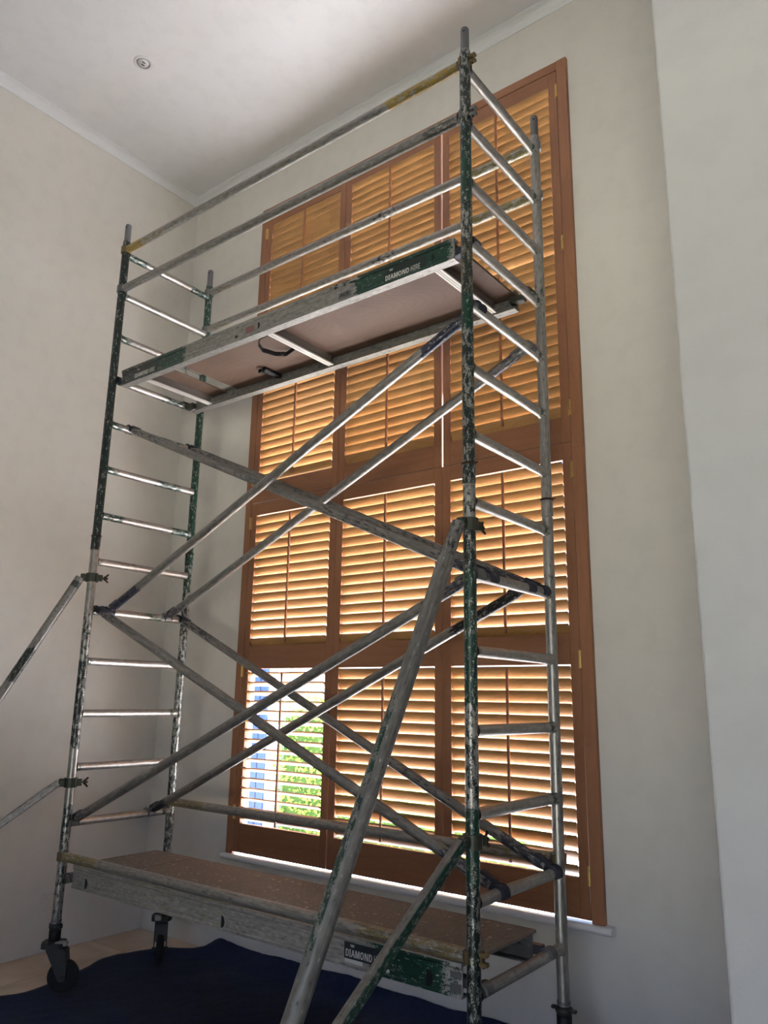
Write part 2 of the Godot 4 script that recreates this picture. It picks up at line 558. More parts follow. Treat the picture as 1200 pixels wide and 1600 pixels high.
func build_room() -> void:
	# floor: a slab with raised tiles on it
	var fl := struct_root("floor")
	var st := begin()
	slab(st, Vector3(-0.3, -0.25, -0.3), Vector3(ROOM_X + 0.3, -0.006, ROOM_Z + 0.3))
	part(fl, "slab", st, M.grout)
	var px := 0.77
	var tile_mesh := {}
	for i in range(-1, 9):
		for j in range(-1, 10):
			var x0 := maxf(0.002, 0.35 + px * i + 0.0025)
			var x1 := minf(ROOM_X - 0.002, 0.35 + px * (i + 1) - 0.0025)
			var z0 := maxf(0.002, 0.36 + px * j + 0.0025)
			var z1 := minf(ROOM_Z - 0.002, 0.36 + px * (j + 1) - 0.0025)
			if x1 - x0 < 0.02 or z1 - z0 < 0.02:
				continue
			var key := "%.3f %.3f" % [x1 - x0, z1 - z0]
			if not tile_mesh.has(key):
				var ts := begin()
				cbox(ts, Vector3(0, -0.006, 0), Vector3(x1 - x0, 0.012, z1 - z0), 0.0012)
				ts.generate_normals()
				tile_mesh[key] = ts.commit()
			local_part(fl, "tile", tile_mesh[key], M.tile[posmod(i * 5 + j * 3, 3)], Transform3D(Basis.IDENTITY, Vector3((x0 + x1) / 2, 0, (z0 + z1) / 2)))
	st = begin()
	slab(st, Vector3(-0.3, CEIL, -0.3), Vector3(ROOM_X + 0.3, CEIL + 0.25, ROOM_Z + 0.3))
	structure("ceiling", st, M.ceiling)
	st = begin()
	slab(st, Vector3(-0.3, -0.25, -0.28), Vector3(0, CEIL, ROOM_Z + 0.3))
	structure("wall_left", st, M.wall)
	st = begin()
	extrude(st, PackedVector2Array([Vector2(0, 0), Vector2(0, -0.28), Vector2(0.66, -0.28), Vector2(OPEN[0], 0)]), Vector3(0, -0.25, 0), Vector3(0, CEIL + 0.25, 0), Vector3(1, 0, 0), Vector3(0, 0, 1))
	slab(st, Vector3(OPEN[1], -0.25, -0.28), Vector3(ROOM_X + 0.3, CEIL, 0))
	var across := PackedVector2Array([Vector2(OPEN[0], 0), Vector2(0.66, -0.28), Vector2(OPEN[1], -0.28), Vector2(OPEN[1], 0)])
	extrude(st, across, Vector3(0, -0.25, 0), Vector3(0, OPEN[2] - 0.034 + 0.25, 0), Vector3(1, 0, 0), Vector3(0, 0, 1))
	extrude(st, across, Vector3(0, OPEN[3], 0), Vector3(0, CEIL - OPEN[3], 0), Vector3(1, 0, 0), Vector3(0, 0, 1))
	structure("wall_back", st, M.wall)
	# the window stands in a shallow recess; the wall beside it comes forward
	st = begin()
	var nx := 4.016
	var nzf := 1.2
	var rr := 0.008
	var poly := PackedVector2Array([Vector2(nx, 0.0), Vector2(ROOM_X, 0.0), Vector2(ROOM_X, nzf), Vector2(nx + rr, nzf), Vector2(nx + rr * 0.3, nzf - rr * 0.3), Vector2(nx, nzf - rr)])
	extrude(st, poly, Vector3(0, -0.006, 0), Vector3(0, CEIL + 0.006, 0), Vector3(1, 0, 0), Vector3(0, 0, 1))
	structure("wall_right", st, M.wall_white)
	st = begin()
	slab(st, Vector3(ROOM_X, -0.25, -0.28), Vector3(ROOM_X + 0.3, CEIL, ROOM_Z + 0.3))
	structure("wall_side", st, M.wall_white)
	# unseen wall behind the camera, its bare opening added and sized for fill light
	st = begin()
	var o := [3.6, 6.2, 0.0, 2.6]
	slab(st, Vector3(0, -0.25, ROOM_Z), Vector3(o[0], CEIL, ROOM_Z + 0.3))
	slab(st, Vector3(o[1], -0.25, ROOM_Z), Vector3(ROOM_X, CEIL, ROOM_Z + 0.3))
	slab(st, Vector3(o[0], o[3], ROOM_Z), Vector3(o[1], CEIL, ROOM_Z + 0.3))
	structure("wall_front", st, M.wall_white)
	# cove cornices
	var cove := PackedVector2Array()
	cove.append(Vector2(0, 0))
	cove.append(Vector2(0, -0.061))
	cove.append(Vector2(0.006, -0.061))
	for i in 7:
		var t := PI / 2 * i / 6.0
		cove.append(Vector2(0.055 - 0.047 * cos(t), -0.055 + 0.047 * sin(t)))
	cove.append(Vector2(0.061, -0.006))
	cove.append(Vector2(0.061, 0))
	st = begin()
	extrude(st, cove, Vector3(0, CEIL, 0), Vector3(0, 0, ROOM_Z), Vector3(1, 0, 0), Vector3(0, 1, 0))
	structure("trim_1", st, M.cornice)
	st = begin()
	extrude(st, cove, Vector3(0, CEIL, 0), Vector3(4.016, 0, 0), Vector3(0, 0, 1), Vector3(0, 1, 0))
	structure("trim_2", st, M.cornice)
	st = begin()
	extrude(st, cove, Vector3(4.016, CEIL, 1.2), Vector3(ROOM_X - 4.016, 0, 0), Vector3(0, 0, 1), Vector3(0, 1, 0))
	structure("trim_3", st, M.cornice)


# ---------------------------------------------------------------- window, shutters

var louvre_meshes := {}


func louvre_mesh(wide: float, k: int) -> ArrayMesh:
	var key := "%.3f %d" % [wide, k]
	if louvre_meshes.has(key):
		return louvre_meshes[key]
	# a slat with an elliptical section; the grain runs along it
	var st := begin()
	st.set_smooth_group(1)
	var n := 12
	var uo := 0.37 * k
	var vo := 0.29 * k
	var ring := []
	for i in n + 1:
		var t := TAU * i / n
		ring.append(Vector3(0, 0.0055 * sin(t), 0.033 * cos(t)))
	for i in n:
		var v0 := vo + 0.25 * absf(float(i) / n * 2.0 - 1.0)
		var v1 := vo + 0.25 * absf(float(i + 1) / n * 2.0 - 1.0)
		var h := Vector3(wide / 2, 0, 0)
		quad(st, ring[i] - h, ring[i] + h, ring[i + 1] + h, ring[i + 1] - h, Vector2(uo, v0), Vector2(uo + 0.3, v0), Vector2(uo + 0.3, v1), Vector2(uo, v1))
	st.set_smooth_group(-1)
	for e in [-1.0, 1.0]:
		for i in range(1, n - 1):
			var h := Vector3(wide / 2 * e, 0, 0)
			var a: Vector3 = ring[0] + h
			var b: Vector3 = ring[i] + h
			var c: Vector3 = ring[i + 1] + h
			if e > 0:
				v(st, a); v(st, b); v(st, c)
			else:
				v(st, a); v(st, c); v(st, b)
	st.generate_normals()
	louvre_meshes[key] = st.commit()
	return louvre_meshes[key]


# a board of the shutters, grain along its longer side
func board(root: Node3D, called: String, x0: float, x1: float, y0: float, y1: float, z0: float, z1: float, seed_: int, ch := 0.002) -> void:
	var st := begin()
	var c := Vector3((x0 + x1) / 2, (y0 + y1) / 2, (z0 + z1) / 2)
	var hx := (x1 - x0) / 2
	var hy := (y1 - y0) / 2
	var hz := (z1 - z0) / 2
	var tall := hy > hx
	var ol := PackedVector2Array([Vector2(-1, -1), Vector2(1, -1), Vector2(1, 1), Vector2(-1, 1)])
	# section across the long axis, chamfered
	var a := hx if tall else hy
	var sec := PackedVector2Array([Vector2(-a + ch, -hz), Vector2(a - ch, -hz), Vector2(a, -hz + ch), Vector2(a, hz - ch), Vector2(a - ch, hz), Vector2(-a + ch, hz), Vector2(-a, hz - ch), Vector2(-a, -hz + ch)])
	var axis := Vector3(0, 2 * hy, 0) if tall else Vector3(2 * hx, 0, 0)
	var right := Vector3.RIGHT if tall else Vector3.UP
	extrude(st, sec, c - axis / 2, axis, right, Vector3(0, 0, 1))
	var mesh := part(root, called, st, M.cedar).mesh
	# turn the outline's u and v into grain coordinates
	var mdt := MeshDataTool.new()
	mdt.create_from_surface(mesh, 0)
	var len_ := axis.length()
	for i in mdt.get_vertex_count():
		var uv := mdt.get_vertex_uv(i)
		mdt.set_vertex_uv(i, Vector2(uv.y * len_ * 0.25 + seed_ * 0.313, uv.x * (a * 4 + hz * 4) * 1.6 + seed_ * 0.171))
	(mesh as ArrayMesh).clear_surfaces()
	mdt.commit_to_surface(mesh)


func hinge(root: Node3D, x: float, y: float, z: float) -> void:
	var st := begin()
	for k in 3:
		tube(st, Vector3(x, y - 0.040 + 0.0275 * k, z), Vector3(x, y - 0.040 + 0.0275 * k + 0.026, z), 0.0065, -1, 10)
	box(st, Vector3(x, y, z - 0.006), Vector3(0.022, 0.082, 0.003))
	part(root, "hinge", st, M.brass)


func build_window() -> void:
	var zf := 0.026       # face of the frame
	var fr := struct_root("window_1", Vector3(2.0, 0.56, 0))
	board(fr, "frame_side", 0.806, 0.864, 0.5625, 4.977, 0.0, zf, 1)
	board(fr, "frame_side", 3.148, 3.206, 2.705, 4.977, 0.0, zf, 2)
	board(fr, "frame_side", 3.148, 3.206, 0.5625, 2.703, 0.0, zf, 9)
	board(fr, "frame_top", 0.864, 3.148, 4.922, 4.977, 0.0, zf, 3)
	# sill: a board with a rounded nose
	var st := begin()
	var prof := PackedVector2Array([Vector2(-0.28, -0.034), Vector2(0.036, -0.034)])
	for i in 9:
		var t := -PI / 2 + PI * i / 8.0
		prof.append(Vector2(0.038 + 0.017 * cos(t), -0.017 + 0.017 * sin(t)))
	prof.append(Vector2(-0.28, 0.0))
	var inner := PackedVector2Array()
	for p in prof:
		inner.append(Vector2(maxf(p.x, 0.0), p.y))
	extrude(st, prof, Vector3(OPEN[0], 0.562, 0), Vector3(OPEN[1] - OPEN[0], 0, 0), Vector3(0, 0, 1), Vector3(0, 1, 0))
	extrude(st, inner, Vector3(0.79, 0.562, 0), Vector3(OPEN[0] - 0.79, 0, 0), Vector3(0, 0, 1), Vector3(0, 1, 0))
	extrude(st, inner, Vector3(OPEN[1], 0.562, 0), Vector3(3.243 - OPEN[1], 0, 0), Vector3(0, 0, 1), Vector3(0, 1, 0))
	part(fr, "window_sill", st, M.sill)

	var cols := [[0.867, 1.6165], [1.6205, 2.3800], [2.3865, 3.145]]
	var side := ["left", "middle", "right"]
	# tilt of the slats from level, in degrees, per panel: upper tier top and lower part, lower tier top and lower part
	var tilt := [[73.0, 48.0, 53.0, 24.0], [57.0, 59.0, 53.5, 62.5], [54.0, 66.0, 53.0, 63.0]]
	var labels_up := ["cedar shutter panel at the upper left of the window, its topmost slats shut", "cedar shutter panel at the top middle of the window, between two others", "cedar shutter panel at the upper right of the window under the mitred frame corner"]
	var labels_low := ["cedar shutter panel at the lower left whose lower slats are open to the garden", "cedar shutter panel at the bottom middle, glowing slats, behind the braces", "cedar shutter panel at the lower right with glowing slats behind the right ladder frame"]
	for c in 3:
		for tier in 2:
			var x0: float = cols[c][0] + (0.002 if tier == 0 and c == 2 else 0.0)
			var x1: float = cols[c][1] - (0.003 if tier == 0 and c == 1 else 0.0) + (0.004 if tier == 1 and c == 1 else 0.0)
			var y0 := 2.739 if tier == 0 else 0.573
			var y1 := 4.918 if tier == 0 else 2.7355
			var root := thing("shutter_panel", labels_up[c] if tier == 0 else labels_low[c], "shutter", Vector3((x0 + x1) / 2, y0, 0), "cedar louvred shutters of the tall window")
			var zb := -0.004
			var zt := 0.024
			var k := c * 2 + tier
			var sw := 0.050
			board(root, "stile", x0, x0 + sw, y0, y1, zb, zt, 11 + k)
			board(root, "stile", x1 - sw, x1, y0, y1, zb, zt, 21 + k)
			var secs := []     # [bottom, top, tilt]
			if tier == 0:
				board(root, "rail", x0 + sw, x1 - sw, y0, 2.872, zb, zt, 31 + k)
				board(root, "rail", x0 + sw, x1 - sw, 4.826, y1, zb, zt, 41 + k)
				secs = [[2.872, 3.790, tilt[c][1], 16], [3.797, 4.826, tilt[c][0], 18]]
			else:
				board(root, "rail", x0 + sw, x1 - sw, y0, 0.738, zb, zt, 31 + k)
				board(root, "rail", x0 + sw, x1 - sw, 1.655, 1.799, zb, zt, 41 + k)
				board(root, "rail", x0 + sw, x1 - sw, 2.650, y1, zb, zt, 51 + k)
				secs = [[0.738, 1.648, tilt[c][3], 16], [1.790, 2.643, tilt[c][2], 15]]
			for s in secs:
				var n: int = s[3]
				var pitch: float = (s[1] - s[0]) / n
				var ang: float = s[2]
				for i in n:
					var a := deg_to_rad(ang + rng.randf_range(-0.9, 0.9))
					if tier == 1 and c > 0 and i < 2 and s[0] < 1.0:
						a = deg_to_rad(ang - 16.0)         # the two lowest slats hang open
					var yy: float = s[0] + pitch * (i + 0.5)
					# the inner edge is the upper one
					local_part(root, "louvre", louvre_mesh(x1 - x0 - 2 * sw - 0.004, rng.randi_range(0, 5)), M.louvre, Transform3D(Basis(Vector3.RIGHT, -a), Vector3(0, yy - y0, 0.010)))
				# tilt rod with its staples
				var ca := cos(deg_to_rad(ang))
				var sa := sin(deg_to_rad(ang))
				var rz := 0.010 + 0.032 * ca + 0.009
				var ry := 0.032 * sa
				st = begin()
				var xm := (x0 + x1) / 2
				cbox(st, Vector3(xm, (s[0] + s[1]) / 2 + ry * 0.5 - 0.01, rz), Vector3(0.013, s[1] - s[0] - 0.03, 0.012), 0.002)
				for i in n:
					box(st, Vector3(xm, s[0] + pitch * (i + 0.5) + ry - 0.004, rz - 0.008), Vector3(0.002, 0.006, 0.008))
				part(root, "tilt_rod", st, M.cedar)
			if c == 0:
				for y in ([4.764, 3.80, 2.90] if tier == 0 else [2.602, 1.647, 0.80]):
					hinge(root, x0 - 0.0015, y, zf + 0.003)
			elif c == 2:
				for y in ([4.781, 3.838, 2.916] if tier == 0 else [2.593, 1.678, 0.751]):
					hinge(root, x1 + 0.0015, y, zf + 0.003)


# ---------------------------------------------------------------- outside

func build_outside() -> void:
	var st := begin()
	slab(st, Vector3(-14, -0.5, -14), Vector3(16, -0.26, -0.28))
	structure("ground_terrace", st, wall_paint(Color(0.72, 0.70, 0.68), 61))
	st = begin()
	slab(st, Vector3(-14, -0.5, ROOM_Z + 0.3), Vector3(16, -0.26, 20))
	structure("ground_lawn", st, wall_paint(Color(0.62, 0.60, 0.52), 62))
	# unseen roof edge added above the window, deep enough to shade its upper slats
	st = begin()
	slab(st, Vector3(-0.6, CEIL + 0.02, -1.15), Vector3(ROOM_X + 0.6, CEIL + 0.2, -0.28))
	structure("shade_eave", st, M.wall_white)
	# garden wall with a blue door of two leaves, seen through the open slats
	st = begin()
	slab(st, Vector3(-5.6, -0.26, -3.4), Vector3(-2.06, 2.6, -3.2))
	structure("garden_wall", st, wall_paint(Color(0.80, 0.84, 0.86), 63))
	var d := thing("garden_door", "blue double door outside, seen through the open slats", "door", Vector3(-2.2, -0.26, -3.19))
	var bl := plain(Color(0.16, 0.27, 0.50), 0.4)
	for k in 2:
		st = begin()
		cbox(st, Vector3(-2.365 + 0.12 * k, 0.99, -3.18), Vector3(0.108, 2.5, 0.03), 0.004)
		part(d, "door_leaf", st, bl)
	st = begin()
	box(st, Vector3(-2.432, 0.99, -3.18), Vector3(0.022, 2.5, 0.04))
	box(st, Vector3(-2.305, 0.99, -3.18), Vector3(0.014, 2.5, 0.035))
	part(d, "door_frame", st, plain(Color(0.10, 0.14, 0.22), 0.5))
	# hedge: a woody core wrapped in leaves
	var h := thing("hedge", "leafy green hedge outside, seen through the open slats", "hedge", Vector3(-0.4, -0.26, -3.3))
	st = begin()
	cbox(st, Vector3(-0.45, 0.55, -3.45), Vector3(3.1, 1.6, 0.5), 0.1)
	part(h, "branch_core", st, plain(Color(0.22, 0.33, 0.10), 0.9))
	st = begin()
	st.set_smooth_group(-1)
	for i in 5200:
		var p := Vector3(rng.randf_range(-2.0, 1.10), rng.randf_range(-0.24, 1.46), -3.19 + rng.randf_range(-0.04, 0.07))
		if rng.randf() < 0.2:
			p = Vector3(p.x, 1.38 + rng.randf_range(0, 0.16), rng.randf_range(-3.7, -3.2))
		var bs := Basis.from_euler(Vector3(rng.randf_range(-1.2, 0.6), rng.randf_range(-1.0, 1.0), rng.randf_range(-3, 3)))
		var s := rng.randf_range(0.02, 0.036)
		var a := p + bs * Vector3(0, -s, 0)
		var b := p + bs * Vector3(s * 0.5, 0, 0.004)
		var c := p + bs * Vector3(0, s, 0)
		var e := p + bs * Vector3(-s * 0.5, 0, 0.004)
		quad(st, a, b, c, e)
	var leaf := plain(Color(0.50, 0.62, 0.22), 0.5)
	leaf.backlight_enabled = true
	leaf.backlight = Color(0.30, 0.40, 0.10)
	leaf.cull_mode = BaseMaterial3D.CULL_DISABLED
	var lv := part(h, "leaves", st, leaf)
	lv.set_meta("kind", "stuff")


# ---------------------------------------------------------------- cloth, outlet, downlight

func build_floor_things() -> void:
	# navy cloth, its back edge pushed up against the wall
	var root := thing("drop_cloth", "dark navy drop cloth spread over the floor under the scaffold", "cloth", Vector3(2.4, 0, 1.2))
	var st := begin()
	st.set_smooth_group(1)
	var nx := 120
	var ny := 80
	var grid := []
	for j in ny + 1:
		var row := []
		for i in nx + 1:
			var s := float(i) / nx
			var t := float(j) / ny
			var z := 0.012 + t * 3.4
			var xl := 0.40 + 0.05 * nz.get_noise_2d(t * 6.0, 3.0) + 0.10 * smoothstep(0.10, 0.30, t) + 0.02 * sin(t * 30.0) + 0.22 * smoothstep(0.06, 0.0, t)
			var x := lerpf(xl, 3.9 + 0.9 * smoothstep(0.36, 0.42, t), s)
			var y := 0.006 + 0.010 * maxf(0.0, nz.get_noise_2d(x * 1.7, z * 1.7)) + 0.004 * absf(nz.get_noise_2d(x * 6.0, z * 4.0))
			if t < 0.05:
				y += 0.068 * pow(1.0 - t / 0.05, 1.5) * (0.96 + 0.14 * nz.get_noise_2d(x * 2.0, 8.0)) * smoothstep(0.0, 0.05, s)
			for f in [Vector2(3.0, 2.03), Vector2(SX, SZ), Vector2(SX, SZ - D), Vector2(SX + L, SZ), Vector2(SX + L, SZ - D)]:
				y = lerpf(0.005, y, smoothstep(0.10, 0.18, Vector2(x, z).distance_to(f)))   # pressed flat under the wheels and the foot
			row.append(Vector3(x, y, z))
		grid.append(row)
	for j in ny:
		for i in nx:
			quad(st, grid[j + 1][i], grid[j + 1][i + 1], grid[j][i + 1], grid[j][i])
	# hem
	for i in nx:
		quad(st, grid[ny][i] - Vector3(0, 0.004, 0), grid[ny][i + 1] - Vector3(0, 0.004, 0), grid[ny][i + 1], grid[ny][i])
	for j in ny:
		quad(st, grid[j][0] - Vector3(0, 0.004, 0), grid[j + 1][0] - Vector3(0, 0.004, 0), grid[j + 1][0], grid[j][0])
	part(root, "sheet", st, M.cloth)

	var o := thing("wall_outlet", "small pale power outlet low on the left wall", "outlet", Vector3(0.0, 0.28, 0.68))
	st = begin()
	cbox(st, Vector3(0.005, 0.28, 0.68), Vector3(0.010, 0.085, 0.070), 0.003)
	part(o, "plate", st, plain(Color(0.83, 0.81, 0.77), 0.5))
	for k in 2:
		st = begin()
		cbox(st, Vector3(0.011, 0.298, 0.665 + 0.03 * k), Vector3(0.005, 0.012, 0.010), 0.001)
		part(o, "switch", st, plain(Color(0.84, 0.81, 0.75), 0.4))
	var b := Vector3(0.86, CEIL, 1.155)
	var dl := thing("downlight", "small round recessed downlight in the ceiling, switched off", "light", b)
	st = begin()
	lathe(st, b, Vector3(0, -1, 0), [[0.0, 0.060], [0.003, 0.060], [0.006, 0.056], [0.006, 0.044], [0.0, 0.043]], 32, false, false)
	part(dl, "trim_ring", st, plain(Color(0.80, 0.80, 0.80), 0.4))
	st = begin()
	lathe(st, b, Vector3(0, -1, 0), [[0.0, 0.043], [0.003, 0.042], [0.003, 0.037], [0.0, 0.036]], 32, false, false)
	part(dl, "gimbal", st, plain(Color(0.36, 0.36, 0.37), 0.5))
	st = begin()
	lathe(st, b, Vector3(0, -1, 0), [[0.0, 0.036], [0.006, 0.034], [0.004, 0.0]], 24, false)
	part(dl, "lens", st, plain(Color(0.80, 0.81, 0.82), 0.25))
	st = begin()
	for k in 2:
		cbox(st, b + Vector3(-0.010 + 0.020 * k, -0.007, -0.004 + 0.008 * k), Vector3(0.008, 0.004, 0.022), 0.001)
	part(dl, "lamp_clip", st, plain(Color(0.16, 0.16, 0.17), 0.4))


# ---------------------------------------------------------------- tower

func rung_y(i: int) -> float:        # 1 is the top rung, 14 the lowest
	return 0.541 + 0.28 * (14 - i) - (0.0105 if i < 8 else 0.0)


func ladder_frame(u: float, upper: bool, label: String, front_mat: Material, back_mat: Material, rungs: Array) -> void:
	var y0 := 2.287 if upper else 0.339
	var root := thing("ladder_frame", label, "frame", S(u, y0, D / 2), "ladder frames of the scaffold tower")
	for k in 2:
		var w := D * k
		var y1 := 4.262 if upper else 2.285
		var st := begin()
		if upper:
			lathe(st, S(u, y0, w), Vector3(0, y1 - y0, 0), [[0.0, 0.0262], [0.036, 0.0262], [0.042, 0.0240], [0.992, 0.0240], [1.0, 0.0225]], 24)
		else:
			lathe(st, S(u, y0, w), Vector3(0, y1 - y0, 0), [[0.0, 0.0240], [0.99, 0.0240], [1.0, 0.0235]], 24)
		part(root, "leg", st, front_mat if k == 0 else back_mat)
		if upper:
			st = begin()
			lathe(st, S(u, y1, w), Vector3(0, 0.118, 0), [[0.0, 0.0192], [0.94, 0.0192], [1.0, 0.0165]], 20)
			part(root, "spigot", st, M.hook_grey)
			st = begin()
			tube(st, S(u, y1 + 0.092, w) + Vector3(0.0062, 0, 0.0174), S(u, y1 + 0.092, w) + Vector3(0.0068, 0, 0.0190), 0.005, -1, 10)
			part(root, "pin_hole_shade", st, M.black)  # raised black disc, its colour stands for the shade inside the bore
			# spring clip round the joint
			st = begin()
			extrude(st, arc_band(0.0248, 0.0285, 10, 350, 20), S(u, 2.362, w), Vector3(0, 0.009, 0), Vector3(1, 0, 0), Vector3(0, 0, 1))
			tube(st, S(u, 2.366, w) + Vector3(0.026, 0, 0.008), S(u, 2.364, w) + Vector3(0.046, 0, 0.012), 0.004, 0.003, 8)
			part(root, "locking_clip", st, M.rust)
		else:
			st = begin()
			lathe(st, S(u, 0.345, w), Vector3(0, 0.012, 0), [[0.0, 0.0262], [1.0, 0.0262]], 20)
			part(root, "foot_collar", st, M.hook_grey)
	for i in 7:
		var yy := rung_y(i + 1 if upper else i + 8)
		var st := begin()
		var a := S(u, yy, 0.018)
		var l := D - 0.036
		lathe(st, a, Vector3(0, 0, -l), [[0.0, 0.0255], [0.012, 0.0235], [0.022, 0.0212], [0.978, 0.0212], [0.988, 0.0235], [1.0, 0.0255]], 20, false)
		part(root, "rung", st, rungs[(i * 2 + (1 if i > 3 else 0)) % rungs.size()])


# the open hook that drops over a rung: an arc in the plane across the rung
func saddle(root: Node3D, u: float, y: float, w: float, open_at: float, mat: Material, wide := 0.05) -> void:
	var st := begin()
	var p := arc_band(0.0216, 0.0292, open_at + 55.0, open_at + 305.0, 20)
	extrude(st, p, S(u, y, w - wide / 2), Vector3(0, 0, -wide), Vector3(1, 0, 0), Vector3(0, 1, 0))
	# stiffening ribs
	for k in 2:
		var q := arc_band(0.0290, 0.0330, open_at + 70.0, open_at + 290.0, 16)
		extrude(st, q, S(u, y, w - wide / 2 + 0.002 + k * (wide - 0.010)), Vector3(0, 0, -0.006), Vector3(1, 0, 0), Vector3(0, 1, 0))
	part(root, "hook", st, mat)


func brace(label: String, i0: int, i1: int, w0: float, w1: float, mat: Material, hook_mat: Material, hook_mat1: Material) -> void:
	var a := S(0, rung_y(i0) + 0.008, w0)
	var b := S(L, rung_y(i1) + 0.008, w1)
	var dir := (b - a).normalized()
	var mid := (a + b) / 2
	var root := thing("diagonal_brace", label, "brace", Vector3(mid.x, minf(a.y, b.y), mid.z), "diagonal braces of the scaffold tower")
	var st := begin()
	lathe(st, a + dir * 0.035, b - a - dir * 0.07, [[0.0, 0.017], [0.012, 0.0225], [0.988, 0.0225], [1.0, 0.017]], 20)
	part(root, "tube", st, mat)
	saddle(root, 0.0, rung_y(i0), w0, 270.0, hook_mat)
	saddle(root, L, rung_y(i1), w1, 270.0, hook_mat1)
	# trigger catches beside the hooks
	for e in 2:
		var c: Vector3 = a + dir * 0.055 if e == 0 else b - dir * 0.055
		st = begin()
		var bs := Basis(dir, dir.cross(Vector3(0, 0, -1)).normalized() * -1.0, Vector3(0, 0, 1))
		bs.y = bs.z.cross(bs.x)
		cbox(st, c + bs.y * 0.020, Vector3(0.075, 0.016, 0.026), 0.004, bs)
		tube(st, c + bs.y * 0.012 - Vector3(0, 0, 0.018), c + bs.y * 0.012 + Vector3(0, 0, 0.018), 0.006, -1, 10)
		part(root, "catch", st, M.hook_dark if e == 0 else hook_mat1)


func rail(label: String, y: float, w: float, mat: Material, hook_mat: Material, wing: Material) -> void:
	var root := thing("guard_rail", label, "rail", S(L / 2, y, w), "horizontal rails of the scaffold tower")
	var st := begin()
	tube(st, S(0.030, y, w), S(L - 0.030, y, w), 0.0235, -1, 20)
	part(root, "tube", st, mat)
	for e in 2:
		var u := 0.0 if e == 0 else L
		var s := -1.0 if e == 0 else 1.0
		st = begin()
		extrude(st, arc_band(0.0245, 0.0310, 100 if e == 1 else -80, 260 + 100 if e == 1 else 180, 20), S(u, y - 0.020, w), Vector3(0, 0.040, 0), Vector3(1, 0, 0), Vector3(0, 0, 1))
		for k in (2 if e == 1 and w < 0.1 else 0):
			cbox(st, S(u + s * 0.042, y - 0.014 + 0.028 * k, w - 0.004), Vector3(0.030, 0.014, 0.022), 0.003)
		part(root, "clamp", st, hook_mat)
		if e == 0 or w > 0.1:
			continue
		st = begin()
		tube(st, S(u + s * 0.040, y - 0.026, w - 0.004), S(u + s * 0.040, y + 0.026, w - 0.004), 0.0045, -1, 8)
		part(root, "pin", st, wing)


func beam_profile(h: float) -> PackedVector2Array:
	return PackedVector2Array([Vector2(0, 0), Vector2(0.045, 0), Vector2(0.045, 0.006), Vector2(0.010, 0.006), Vector2(0.010, h - 0.012), Vector2(0.035, h - 0.012), Vector2(0.035, h), Vector2(0, h), Vector2(0, h - 0.016), Vector2(0.005, h - 0.021), Vector2(0.005, 0.015), Vector2(0, 0.010)])


func lettering(root: Node3D, called: String, words: String, font_name: String, weight: int, height: float, at: Vector3, mat: Material, squeeze := 1.0) -> void:
	var f := SystemFont.new()
	f.font_names = PackedStringArray([font_name])
	f.font_weight = weight
	var t := TextMesh.new()
	t.text = words
	t.font = f
	t.font_size = 32
	t.pixel_size = height / 23.0
	t.depth = 0.0006
	t.horizontal_alignment = HORIZONTAL_ALIGNMENT_LEFT
	t.vertical_alignment = VERTICAL_ALIGNMENT_BOTTOM
	var o := MeshInstance3D.new()
	o.mesh = t
	o.name = called
	o.material_override = mat
	root.add_child(o, true)
	o.position = at
	o.scale = Vector3(squeeze, 1, 1)


# dark sticker with the hire firm's name and its mark; at is the lower left corner on the beam's face
func sticker(root: Node3D, at: Vector3, wide: float, tall: float, mat: Material, text_h: float, text_w: float) -> void:
	var base := Vector3.ZERO
	var n: Node = root
	while n is Node3D and n != self:
		base += (n as Node3D).position
		n = n.get_parent()
	var st := begin()
	cbox(st, at + Vector3(wide / 2, tall / 2, 0.0008), Vector3(wide, tall, 0.0012), 0.0003)
	var s := part(root, "sticker", st, mat)
	var z := 0.0018
	var p := at + Vector3(0.006, -tall * 0.02, z)
	lettering(s, "lettering", "DIAMOND", "Droid Sans", 800, text_h, p, M.label_white, text_w)
	lettering(s, "lettering", "HIRE", "Droid Sans", 300, text_h, p + Vector3(text_h * 7.1 * text_w, 0, 0), M.label_white, text_w * 0.9)
	# the mark: an open diamond of four strokes
	st = begin()
	var c := at + Vector3(0.020 + text_h * 0.8, tall * 0.80, z)
	var r := text_h * 0.36
	for k in 3:
		var x := (k - 1) * r * 0.62
		box(st, c + Vector3(x - r * 0.18, r * 0.05, 0), Vector3(0.0022, r * 1.15, 0.0006), Basis(Vector3(0, 0, 1), 0.55))
		box(st, c + Vector3(x + r * 0.18, r * 0.05, 0), Vector3(0.0022, r * 1.15, 0.0006), Basis(Vector3(0, 0, 1), -0.55))
	part(s, "mark", st, M.label_white)


# D shaped beam opening: its shade painted as a black plate on a rim
func d_hole(root: Node3D, c: Vector3, r: float, metal: Material) -> void:
	var rim := PackedVector2Array()
	var hole_shade := PackedVector2Array()
	for i in 11:
		var t := -PI / 2 + PI * i / 10.0
		rim.append(Vector2(cos(t) * r * 1.05, sin(t) * r * 1.2))
		hole_shade.append(Vector2(cos(t) * r * 0.80 + 0.002, sin(t) * r * 0.95))
	var st := begin()
	extrude(st, rim, c, Vector3(0, 0, 0.004), Vector3(1, 0, 0), Vector3(0, 1, 0))
	part(root, "hole_rim", st, metal)
	st = begin()
	extrude(st, hole_shade, c + Vector3(0, 0, 0.0042), Vector3(0, 0, 0.0006), Vector3(1, 0, 0), Vector3(0, 1, 0))
	part(root, "hole_shade", st, M.black)


